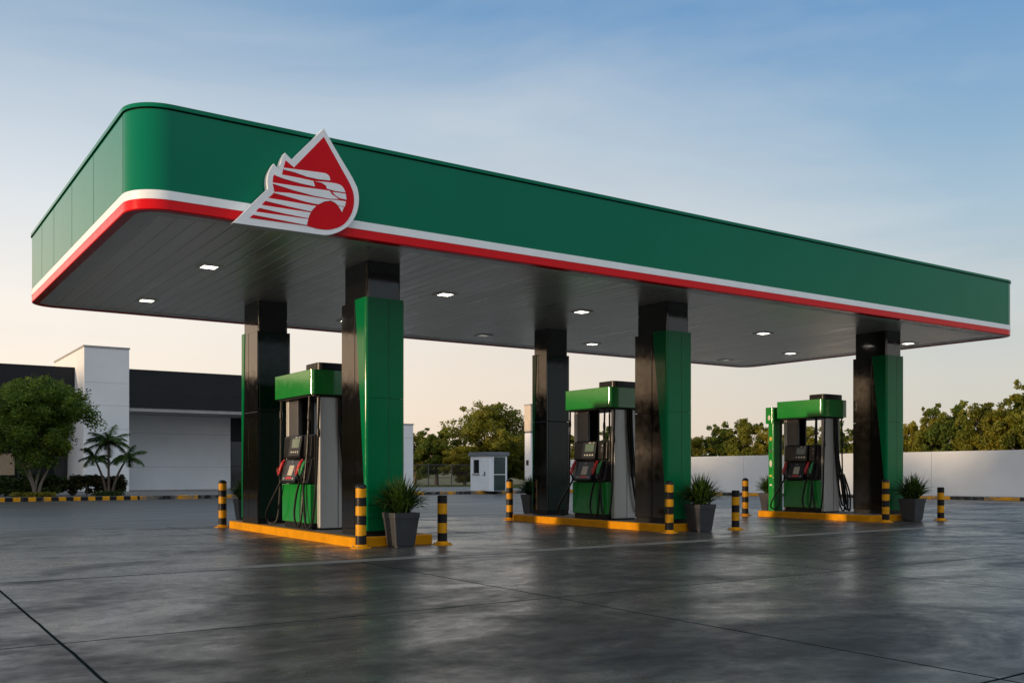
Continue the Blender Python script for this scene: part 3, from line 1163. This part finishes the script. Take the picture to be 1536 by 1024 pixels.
# palm cluster
px_, _ = on_plane_y(163, 44.3)
pr = empty('palm_tree', (px_, 44.3, .15), 'small palm with three thin leaning trunks in front of the white tower', 'palm tree')


def frond(vs, fs, base, az, el, L, rg, droop):
    pts = []
    p = Vector(base)
    for i in range(9):
        pts.append(p.copy())
        a_ = el - droop * (i / 8) ** 1.3
        p = p + Vector((math.cos(az) * math.cos(a_), math.sin(az) * math.cos(a_), math.sin(a_))) * (L / 8)
    for i in range(1, 46):
        f = i / 46 * 7.99
        k_ = int(f)
        q = pts[k_].lerp(pts[k_ + 1], f - k_)
        d = (pts[k_ + 1] - pts[k_]).normalized()
        side = d.cross(Vector((0, 0, 1))).normalized()
        ll = L * .30 * math.sin(min(1, i / 46 * .9 + .12) * math.pi) ** .7 + .05
        for sg in (-1, 1):
            tip = q + side * sg * ll * .75 + d * ll * .55 + Vector((0, 0, -ll * rg.uniform(.25, .7)))
            n_ = d * .017
            o_ = len(vs)
            vs += [tuple(q - n_), tuple(q + n_), tuple(tip)]
            fs.append((o_, o_ + 1, o_ + 2))
    o_ = len(vs)
    for q in pts:
        vs += [tuple(q + Vector((0, 0, .012))), tuple(q - Vector((0, 0, .012)))]
    for i in range(8):
        fs.append((o_ + 2 * i, o_ + 2 * i + 1, o_ + 2 * i + 3, o_ + 2 * i + 2))


rg = random.Random(4)
for (dx, dy, hgt, fl, nf) in ((0, 0, 2.28, 1.12, 21), (-.55, .1, 1.62, .78, 15), (.74, -.1, 1.66, .88, 16)):
    b = MB()
    pts = spline([(dx * .12, dy * .2, -.05), (dx * .45, dy * .5, hgt * .5), (dx, dy, hgt)], 8)
    b.tube(pts, [.062 - .0016 * i for i in range(len(pts))], 9)
    tr = b.build('trunk', 'palm_bark', pr, smooth=True)
    vs, fs = [], []
    for i in range(nf):
        el = R(rg.choice((72, 50, 35, 20, 5)) + rg.uniform(-8, 8))
        frond(vs, fs, (dx, dy, hgt), i * 2.4 + rg.uniform(-.2, .2), el, fl * rg.uniform(.85, 1.1), rg, R(rg.uniform(60, 105)))
    me = bpy.data.meshes.new('fronds')
    me.from_pydata(vs, [], fs)
    me.materials.append(M['leaf_palm'])
    link('fronds', me, pr)


def hedge(name, x0, x1, y0, y1, z0, z1, m, label, n, size, seed):
    o = empty(name, ((x0 + x1) / 2, (y0 + y1) / 2, z0), label, 'hedge')
    rg = np.random.default_rng(seed)
    hx, hy, hh = (x1 - x0) / 2, (y1 - y0) / 2, z1 - z0
    k = int((x1 - x0) * 26)
    cen = [(rg.uniform(-hx, hx), rg.uniform(-hy, hy) * .9, (.12 + .78 * rg.random() ** .7) * hh) for _ in range(k)]
    rad = [rg.uniform(.14, .22) for _ in range(k)]
    link('leaves', leaf_cloud(cen, rad, [n] * k, size, 'leaves', m, .8, seed), o)
    b = MB()
    for i in range(int((x1 - x0) / .5)):
        xx = -hx + .25 + i * .5
        b.tube([(xx, 0, -.02), (xx + .05, .04, hh * .4), (xx - .08, -.03, hh * .75)], [.025, .018, .01], 6)
    b.build('stems', 'bark', o)
    return o


hedge('hedge', -14, 7.35, 44.9, 45.7, .15, 1.02, 'leaf_hedge', 'low dark green clipped hedge below the shop windows, behind the round tree', 100, .065, 3)
hedge('hedge', 7.45, 9.75, 44.7, 45.6, .15, 1.02, 'leaf_redtip', 'dark hedge with reddish tips behind the small palm', 150, .062, 4)
for (pxx, w, lab) in ((52, .8, 'yellow green ground cover mound around the round tree trunk'), (163, .5, 'dull green ground cover mound at the palm foot')):
    x, t = on_plane_y(pxx, 43.9)
    me = leaf_cloud([(rng.uniform(-w, w), rng.uniform(-.3, .3), .08) for _ in range(22)], [.22] * 22, [90] * 22, .04, 'ground_cover', 'leaf_yellow' if pxx < 100 else 'leaf_hedge', .6, 8)
    o = link('ground_cover', me)
    o.location = (x, 43.9, .15)
    tag(o, lab, 'plant')

# ------------------------------------------------------------------ shop building
bd = empty('shop_building', (10, 54, .15), 'low white shop building with dark fascia and a tall white tower block', 'building')
BO = Vector(bd.location)


def bpart(name, boxes, m, parent=None, bevel=0.0):
    b = MB()
    for (x0, x1, y0, y1, z0, z1) in boxes:
        b.box(x0 - BO.x, x1 - BO.x, y0 - BO.y, y1 - BO.y, z0 - BO.z, z1 - BO.z)
    o = b.build(name, m, parent or bd, bevel=bevel)
    return o


TU0, TU1 = 9.32, 11.49
tw = bpart('tower', [(TU0, TU1, 52.0, 60.8, .15, 7.48)], 'wall_white', bevel=.02)
bpart('tower_coping', [(TU0 - .04, TU1 + .04, 51.96, 60.84, 7.481, 7.56)], 'soffit', tw)
bpart('panel_joint', [(TU0 + .02, TU1 - .02, 51.996, 52.02, z, z + .02) for z in (3.35, 4.55, 5.7)], 'wall_seam', tw)
bpart('dark_fascia', [(-25, TU0 - .01, 54.5, 60, 4.45, 6.6)], 'dark_clad')
bpart('fascia_cap', [(-25, TU0 - .01, 54.47, 60.03, 6.601, 6.65)], 'mullion')
f2 = bpart('dark_fascia', [(TU1 + .01, 22.6, 52.1, 60, 4.50, 6.44)], 'dark_clad')
bpart('fascia_cap', [(TU1 + .01, 22.6, 52.07, 60.03, 6.441, 6.49)], 'mullion')
bpart('panel_joint', [(TU1 + .02, 22.59, 52.096, 52.12, 5.40, 5.42)], 'groove', f2)
bpart('soffit', [(TU1 + .01, 22.6, 52.14, 60, 4.32, 4.499)], 'soffit')
wl = bpart('white_wall', [(TU1 + .01, 17.95, 55.7, 56.2, .15, 4.319)], 'wall_white')
bpart('panel_joint', [(TU1 + .02, 17.94, 55.696, 55.72, z, z + .025) for z in (1.42, 3.3)], 'wall_seam', wl)
bpart('rear_wall', [(-25, 22.6, 60.1, 60.4, .15, 6.3)], 'wall_white')
# glazing left of the tower
for i in range(9):
    x1 = TU0 - .05 - i * 2.4
    w = bpart('shop_window', [(x1 - 2.33, x1, 56.5, 56.56, .75, 4.449)], 'glass_dark')
    bpart('mullion', [(x1 - 2.4, x1 - 2.33, 56.42, 56.6, .15, 4.449), (x1 - 2.33, x1, 56.44, 56.58, 3.3, 3.38), (x1 - 2.33, x1, 56.44, 56.58, .68, .749)], 'mullion', w)
    bpart('sill_wall', [(x1 - 2.33, x1, 56.46, 56.6, .15, .679)], 'dark_clad', w)
x0, _ = on_plane_y(-8, 56.4)
x1, _ = on_plane_y(22, 56.4)
bpart('lit_display', [(x0, x1, 56.46, 56.499, 1.0, 2.15)], 'lit_pane')
# glazing right of the white wall
bpart('transom_panel', [(17.955, 22.6, 55.8, 56.0, 3.0, 4.319)], 'dark_clad')
for i in range(3):
    xa = 18.05 + i * 1.52
    w = bpart('shop_window', [(xa, xa + 1.44, 55.88, 55.92, .2, 2.95)], 'glass_dark')
    bpart('mullion', [(xa - .08, xa, 55.82, 55.98, .15, 2.999), (xa, xa + 1.44, 55.83, 55.97, 1.45, 1.51)], 'mullion', w)
bpart('end_wall', [(22.45, 22.6, 55.7, 60, .15, 4.319)], 'wall_white')

# low white annex to the right of the shop
ax1, _ = on_plane_y(620, 50)
an = empty('annex_block', (25, 52, .15), 'plain white annex block seen just right of the nearest front pillar', 'building')
b = MB()
b.box(23.2 - 25, ax1 - 25, -2, 2, 0, 3.78)
b.build('wall', 'wall_white', an, bevel=.02)
b = MB()
b.box(23.2 - 25.04, ax1 - 24.96, -2.04, 2.04, 3.781, 3.84)
b.build('coping', 'soffit', an)
b = MB()
b.box(23.3 - 25, ax1 - 25.02, -2.004, -1.99, 3.0, 3.025)
b.build('panel_joint', 'wall_seam', an)

# ------------------------------------------------------------------ guard booth
gx, gy = polar(733.5, 50.2)
gb = empty('guard_booth', (gx, gy, .15), 'small white guard booth with flat grey roof and dark glass door', 'booth')
GW, GD, GH = 1.15, 1.85, 1.86
b = MB()
b.box(0, GW, 0, GD, 0, GH)
b.build('wall', 'booth_white', gb, bevel=.015)
b = MB()
b.box(-.09, GW + .09, -.09, GD + .09, GH + .001, GH + .20)
b.build('roof', 'booth_roof', gb, bevel=.02)
b = MB()
b.box(.28, GW - .14, -.03, .02, .04, GH - .06)
gd = b.build('glass_door', 'booth_glass', gb)
b = MB()
b.box(.22, .279, -.04, .0, .0, GH - .02)
b.box(GW - .139, GW - .09, -.04, .0, .0, GH - .02)
b.box(.28, GW - .14, -.038, -.031, .86, .90)
b.build('door_frame', 'booth_white', gd)
b = MB()
b.box(-.02, .01, .98, 1.50, .95, 1.66)
gwn = b.build('window', 'glass_dark', gb)
b = MB()
b.box(-.05, .0, .92, 1.62, .86, .90)
b.build('sill', 'booth_roof', gwn)
b = MB()
b.box(-.022, .01, .22, .88, .03, 1.68)
dd_ = b.build('side_door', 'booth_white', gb, bevel=.008)
b = MB()
b.box(-.05, -.021, .34, .40, .88, 1.02)
b.box(-.05, -.021, .30, .60, .84, .865)
b.build('handle', 'black_plastic', dd_)

# ------------------------------------------------------------------ boundary wall on the right, pylon at its end
WA, WB = Vector((33.75, 47.2)), Vector((44.2, 10.0))
wd = (WB - WA)
wlen = wd.length
wrot = math.atan2(wd.y, wd.x)
bw = empty('boundary_wall', (WA.x, WA.y, 0), 'long plain white boundary wall along the right side of the forecourt', 'wall', None, wrot)
seg = 4.6
i = 0
x = 0.0
while x < wlen:
    x2 = min(x + seg, wlen)
    b = MB()
    za, zb = 1.86 + .27 * x / 27, 1.86 + .27 * x2 / 27
    vs = []
    for xx, zt_ in ((x, za), (x2 - .012, zb)):
        vs += [(xx, 0, 0), (xx, .2, 0), (xx, .2, zt_), (xx, 0, zt_)]
    b.add(vs, [(0, 1, 2, 3), (7, 6, 5, 4), (0, 4, 5, 1), (1, 5, 6, 2), (2, 6, 7, 3), (3, 7, 4, 0)])
    b.build('wall_panel', 'boundary_white', bw)
    x = x2
nrm = Vector((math.sin(wrot), -math.cos(wrot)))  # towards the forecourt
b = MB()
b.box(0, wlen, -1.5, -.002, -.3, .12)
o = struct('pavement', b, 'pavement')
o.location = (WA.x, WA.y, 0)
o.rotation_euler.z = wrot
b = MB()
b.box(0, wlen, -1.66, -1.503, -.3, .13)
o = struct('kerb', b, 'kerb_worn_side', bevel=.02)
o.location = (WA.x, WA.y, 0)
o.rotation_euler.z = wrot
px0, py0 = polar(798.5, 57.0)
ep = empty('end_pylon', (px0, py0, .1), 'tall slim white pylon with warm light painted on top beside the middle rear pillar', 'pylon')
b = MB()
b.box(-.35, .35, -.3, .3, 0, 3.35)
b.build('shaft', 'wall_white', ep, bevel=.02)
b = MB()
b.box(-.37, .37, -.32, .32, 3.45, 5.0)
b.build('upper_box', mat('pylon_lit_tan', (.52, .44, .36), .5), ep, bevel=.03)  # warm light on the upper part is put into its tan colour
b = MB()
b.box(-.39, .39, -.34, .34, 5.001, 5.07)
b.build('cap', 'soffit', ep)
b = MB()
b.box(-.33, .33, -.28, .28, 3.351, 3.449)
b.build('neck', 'booth_roof', ep)
b = MB()
b.box(-.38, -.35, -.12, .12, 1.45, 1.75)
b.build('fixture', 'black_plastic', ep, bevel=.02)

# ------------------------------------------------------------------ chain link fence
fe = empty('chain_link_fence', (24, 55.6, 0), 'low chain link fence with dark posts behind the guard booth', 'fence')
FL, FH = 12.5, 1.62
for i in range(8):
    b = MB()
    b.tube([(i * FL / 7 + .02 * math.sin(i * 5), 0, -.2), (i * FL / 7, 0, FH + .05)], .035, 8)
    b.build('post', 'fence_metal', fe, smooth=True)
b = MB()
b.tube([(0, 0, FH), (FL, 0, FH)], .022, 6)
b.tube([(0, 0, .1), (FL, 0, .1)], .012, 6)
b.build('rail', 'fence_metal', fe)
b = MB()
sp, w = .11, .0045
x = -FH
while x < FL:
    for sg in (1, -1):
        xa, za, xb, zb = x, .1, x + FH - .1, FH
        if sg < 0:
            za, zb = zb, za
        # clip
        if xa < 0:
            t_ = -xa / (xb - xa)
            za += (zb - za) * t_
            xa = 0
        if xb > FL:
            t_ = (FL - xa) / (xb - xa)
            zb = za + (zb - za) * t_
            xb = FL
        y_ = .006 * sg
        b.add([(xa, y_, za - w), (xb, y_, zb - w), (xb, y_, zb + w), (xa, y_, za + w)], [(0, 1, 2, 3)])
        b.add([(xa - w, y_ - w, za), (xb - w, y_ - w, zb), (xb + w, y_ + w, zb), (xa + w, y_ + w, za)], [(0, 1, 2, 3)])
    x += sp
b.build('wire_mesh', 'fence_metal', fe)
# grass verge at the fence foot
vs, fs = [], []
rg = random.Random(9)
for i in range(9000):
    x, y = rg.uniform(22.9, 38), rg.uniform(54.6, 57.4)
    h_, a_ = rg.uniform(.08, .30), rg.uniform(0, 6.28)
    o_ = len(vs)
    dx, dy = math.cos(a_) * .02, math.sin(a_) * .02
    vs += [(x - dx, y - dy, 0), (x + dx, y + dy, 0), (x + rg.uniform(-.08, .08), y + rg.uniform(-.08, .08), h_)]
    fs.append((o_, o_ + 1, o_ + 2))
me = bpy.data.meshes.new('grass')
me.from_pydata(vs, [], fs)
me.materials.append(M['leaf_green'])
o = link('grass', me)
tag(o, 'strip of rough green grass along the fence foot', 'grass', kind='stuff')

# ------------------------------------------------------------------ background trees
V = {
    'hero': tree_meshes(31, 7.0, 7.2, 'leaf_olive', 'bark', .22, 78, 290, .115, 1, .25, .20, .6),
    'green': tree_meshes(42, 5.6, 5.0, 'leaf_green', 'bark', .2, 62, 300, .115, 1, 0, .10),
    'olive': tree_meshes(53, 5.6, 4.8, 'leaf_olive', 'bark', .2, 62, 300, .115, 1, .1, .10),
    'gold': tree_meshes(64, 5.6, 5.0, 'leaf_gold', 'bark', .2, 60, 290, .115, 1, .1, .10),
    'tall': tree_meshes(75, 7.0, 5.0, 'leaf_olive', 'bark', .2, 70, 290, .115, 1, .15, .10, 1.2),
}
DIM = {'hero': (7.0, 7.2), 'green': (5.6, 5.0), 'olive': (5.6, 4.8), 'gold': (5.6, 5.0), 'tall': (7.0, 5.0)}
TREES = [
    # px, top y, width px, distance, kind, label
    (735, 606, 128, 80, 'hero', 'biggest tree behind the guard booth, wide open olive green crown'),
    (655, 641, 74, 82, 'green', 'dark green tree left of the biggest tree, behind the fence'),
    (622, 650, 60, 84, 'olive', 'olive tree peeking out right of the nearest front pillar and annex'),
    (697, 668, 70, 76, 'gold', 'low golden green bush tree under the left side of the biggest tree'),
    (790, 655, 64, 86, 'gold', 'golden green tree just left of the white pylon'),
    (762, 676, 60, 84, 'green', 'low green tree behind the right side of the guard booth'),
    (868, 648, 66, 78, 'olive', 'olive tree seen between the middle rear pillar and the second pump'),
    (918, 640, 60, 76, 'green', 'green tree seen through the opening of the second pump'),
    (962, 630, 62, 74, 'olive', 'olive tree seen just left of the middle front pillar'),
    (1010, 650, 60, 74, 'gold', 'golden tree mostly hidden behind the middle front pillar'),
    (1046, 655, 50, 70, 'gold', 'small golden tree right of the middle front pillar, above the wall'),
    (1084, 634, 62, 70, 'green', 'dark green tree above the wall left of the slim green pylon'),
    (1122, 629, 66, 68, 'olive', 'bushy olive tree above the wall just left of the slim green pylon'),
    (1158, 645, 50, 66, 'gold', 'golden tree behind the slim green pylon and third pump'),
    (1205, 640, 66, 66, 'olive', 'olive tree seen through the opening of the third pump'),
    (1252, 632, 60, 65, 'green', 'green tree between the third pump and the rightmost pillar'),
    (1300, 640, 66, 64, 'olive', 'olive tree hidden behind the rightmost pillar'),
    (1366, 634, 56, 62, 'gold', 'small golden tree just right of the rightmost pillar'),
    (1393, 613, 52, 61, 'tall', 'slender olive tree second to the right of the rightmost pillar'),
    (1428, 603, 80, 60, 'green', 'broad dark tree above the middle of the right wall stretch'),
    (1470, 606, 76, 58, 'olive', 'bushy olive tree above the right wall, left of the golden one'),
    (1503, 612, 64, 57, 'gold', 'golden tree near the right picture edge, shorter than its right neighbour'),
    (1542, 574, 92, 56, 'tall', 'tallest tree at the right picture edge above the wall'),
    (1600, 590, 90, 55, 'green', 'green tree past the right picture edge beyond the wall'),
]
for i, (px, py, wpx, t, kind, lab) in enumerate(TREES):
    x, y = polar(px, t)
    h_ = H + (HY - py) / FPX * t
    w_ = wpx / FPX * t * 1.12
    dh, dw = DIM[kind]
    place_tree('background_tree', V[kind], (x, y, -.03), lab, 'trees beyond the fence and wall', (w_ / dw, w_ / dw, h_ / dh), i * 1.7)

# far-off wood that closes the horizon
cen, rad, cnt = [], [], []
rg = random.Random(12)
for i in range(420):
    a_ = YAW + R(rg.uniform(-52, 62))
    d_ = rg.uniform(150, 185)
    h_ = rg.uniform(.5, 4.6)
    cen.append((d_ * math.cos(a_), d_ * math.sin(a_), h_))
    rad.append(rg.uniform(1.6, 3.2))
    cnt.append(130)
o = link('distant_wood', leaf_cloud(cen, rad, cnt, .36, 'distant_wood', 'leaf_green', .8, 77))
tag(o, 'far off low belt of woodland closing the horizon', 'woodland', kind='stuff')

# unseen tree belt added left and behind, to block low sun and darken reflections
cen, rad, cnt = [], [], []
rg = random.Random(31)
for i in range(330):
    y_ = rg.choice((rg.uniform(25.5, 78), rg.uniform(25.5, 78), rg.uniform(-20, 16)))
    if y_ > 25.5 and y_ < 27 and rg.random() < .5:
        continue
    cen.append((-46 + rg.uniform(-4, 3), y_, rg.uniform(.5, 8.9) * (1 + .12 * math.sin(y_ * .7))))
    rad.append(rg.uniform(1.3, 2.3))
    cnt.append(170)
for i in range(300):
    a_ = YAW + math.pi + R(rg.uniform(-62, 75))
    d_ = rg.uniform(46, 54)
    cen.append((d_ * math.cos(a_), d_ * math.sin(a_), rg.uniform(.5, 7.6) * (1 + .15 * math.sin(a_ * 17))))
    rad.append(rg.uniform(1.5, 2.6))
    cnt.append(130)
o = link('woodland', leaf_cloud(cen, rad, cnt, .34, 'woodland', 'leaf_hedge', .8, 78))
tag(o, 'added unseen tree belt left of and behind the viewer, blocking low sun', 'woodland', kind='stuff')

# ------------------------------------------------------------------ sky, sun, camera
SUN_EL, SUN_AZ = R(4.6), R(176.0)     # azimuth measured from +x counter-clockwise
sd = Vector((math.cos(SUN_EL) * math.cos(SUN_AZ), math.cos(SUN_EL) * math.sin(SUN_AZ), math.sin(SUN_EL)))
w = bpy.data.worlds.new('World')
sc.world = w
w.use_nodes = True
n = N(w.node_tree)
bg = w.node_tree.nodes['Background']
sky = n.a('ShaderNodeTexSky', sky_type='NISHITA', sun_disc=False, sun_elevation=SUN_EL, sun_rotation=R(90) - SUN_AZ,
          air_density=1.2, dust_density=1.5, ozone_density=2.0)
tc = n.a('ShaderNodeTexCoord').outputs['Generated']
sx = n.a('ShaderNodeSeparateXYZ')
n.l(tc, sx.inputs[0])
z = sx.outputs[2]
top = [(.62, (.30, .40, .50)), (1, (.44, .47, .50))]
gl = n.ramp(z, [(0.0, (1.10, .88, .64)), (.138, (1.04, .95, .84)), (.243, (.76, .81, .85)), (.39, (.35, .48, .63))] + top)
gc = n.ramp(z, [(0.0, (.86, .68, .52)), (.073, (.85, .73, .605)), (.19, (.78, .76, .72)), (.34, (.37, .51, .65)), (.43, (.135, .31, .56))] + top)
gr = n.ramp(z, [(0.0, (.70, .60, .50)), (.091, (.64, .64, .59)), (.243, (.40, .54, .65)), (.316, (.27, .44, .62)), (.41, (.165, .335, .58))] + top)
rt = n.math('ADD', n.math('MULTIPLY', sx.outputs[0], RT[0]), n.math('MULTIPLY', sx.outputs[1], RT[1]))
fL = n.math('MULTIPLY_ADD', rt, 1 / .42, 1.0, clamp=True)
fR = n.math('MULTIPLY', rt, 1 / .42, clamp=True)
grad = n.mix(fR, n.mix(fL, gl, gc), gr)
# sunset glow round the low sun, left of and behind the viewer
sg_ = n.math('ADD', n.math('MULTIPLY', sx.outputs[0], math.cos(SUN_AZ)), n.math('MULTIPLY', sx.outputs[1], math.sin(SUN_AZ)))
gf = n.math('MULTIPLY', n.ramp(sg_, [(.0, 0.0), (.45, .8), (1, 1.0)]), n.ramp(z, [(.0, 1.0), (.12, .85), (.36, 0.0)]))
grad = n.mix(gf, grad, (1.85, 1.20, .70))
# thin cirrus
cl = n.noise(n.mapping(tc, (1.0, 1.0, 3.4), rot=(.15, .25, .4)), 1.5, 6, .55, .5)
clf = n.ramp(cl, [(.46, 0.0), (.70, .50)])
cloudc = n.ramp(z, [(0.0, (.95, .82, .68)), (.2, (.80, .79, .77)), (.45, (.55, .62, .70))])
grad = n.mix(clf, grad, cloudc)
# unseen bright overcast, added high behind the viewer to light the front walls
bk = n.math('ADD', n.math('MULTIPLY', sx.outputs[0], -FW[0]), n.math('MULTIPLY', sx.outputs[1], -FW[1]))
back = n.ramp(bk, [(.0, 0.0), (.45, 1.0)])
bcol = n.ramp(z, [(.0, (.40, .46, .52)), (.30, (.50, .58, .66)), (.5, (1.15, 1.24, 1.35)), (1, (.9, .95, 1.0))])
grad = n.mix(n.math('MULTIPLY', back, n.math('SUBTRACT', 1.0, gf)), grad, bcol)
nis = n.mix(1.0, sky.outputs[0], (.10, .10, .10), 'MULTIPLY')
colr = n.mix(.94, nis, grad)
n.l(colr, bg.inputs['Color'])
bg.inputs['Strength'].default_value = 1.0

sl = bpy.data.lights.new('sun', 'SUN')
sl.energy = 3.5
sl.angle = R(1.5)
sl.color = (1.0, .73, .46)
so = bpy.data.objects.new('sun', sl)
COL.objects.link(so)
so.rotation_euler = sd.to_track_quat('Z', 'Y').to_euler()

cd = bpy.data.cameras.new('camera')
co = bpy.data.objects.new('camera', cd)
COL.objects.link(co)
cd.sensor_fit = 'HORIZONTAL'
cd.sensor_width = 36.0
cd.lens = 36.0 * FPX / 1536
cd.shift_x = 0.0
cd.shift_y = (HY - 512) / 1536
cd.clip_end = 2000
cd.clip_start = .05
co.location = (0, 0, H)
co.rotation_euler = (R(90), 0, YAW - R(90))
sc.camera = co

sc.view_settings.view_transform = 'Standard'
sc.view_settings.look = 'None'
sc.view_settings.exposure = 0.07
sc.view_settings.gamma = 1.0
sc.cycles.max_bounces = 6
sc.cycles.use_denoising = True
sc.cycles.sample_clamp_indirect = 6
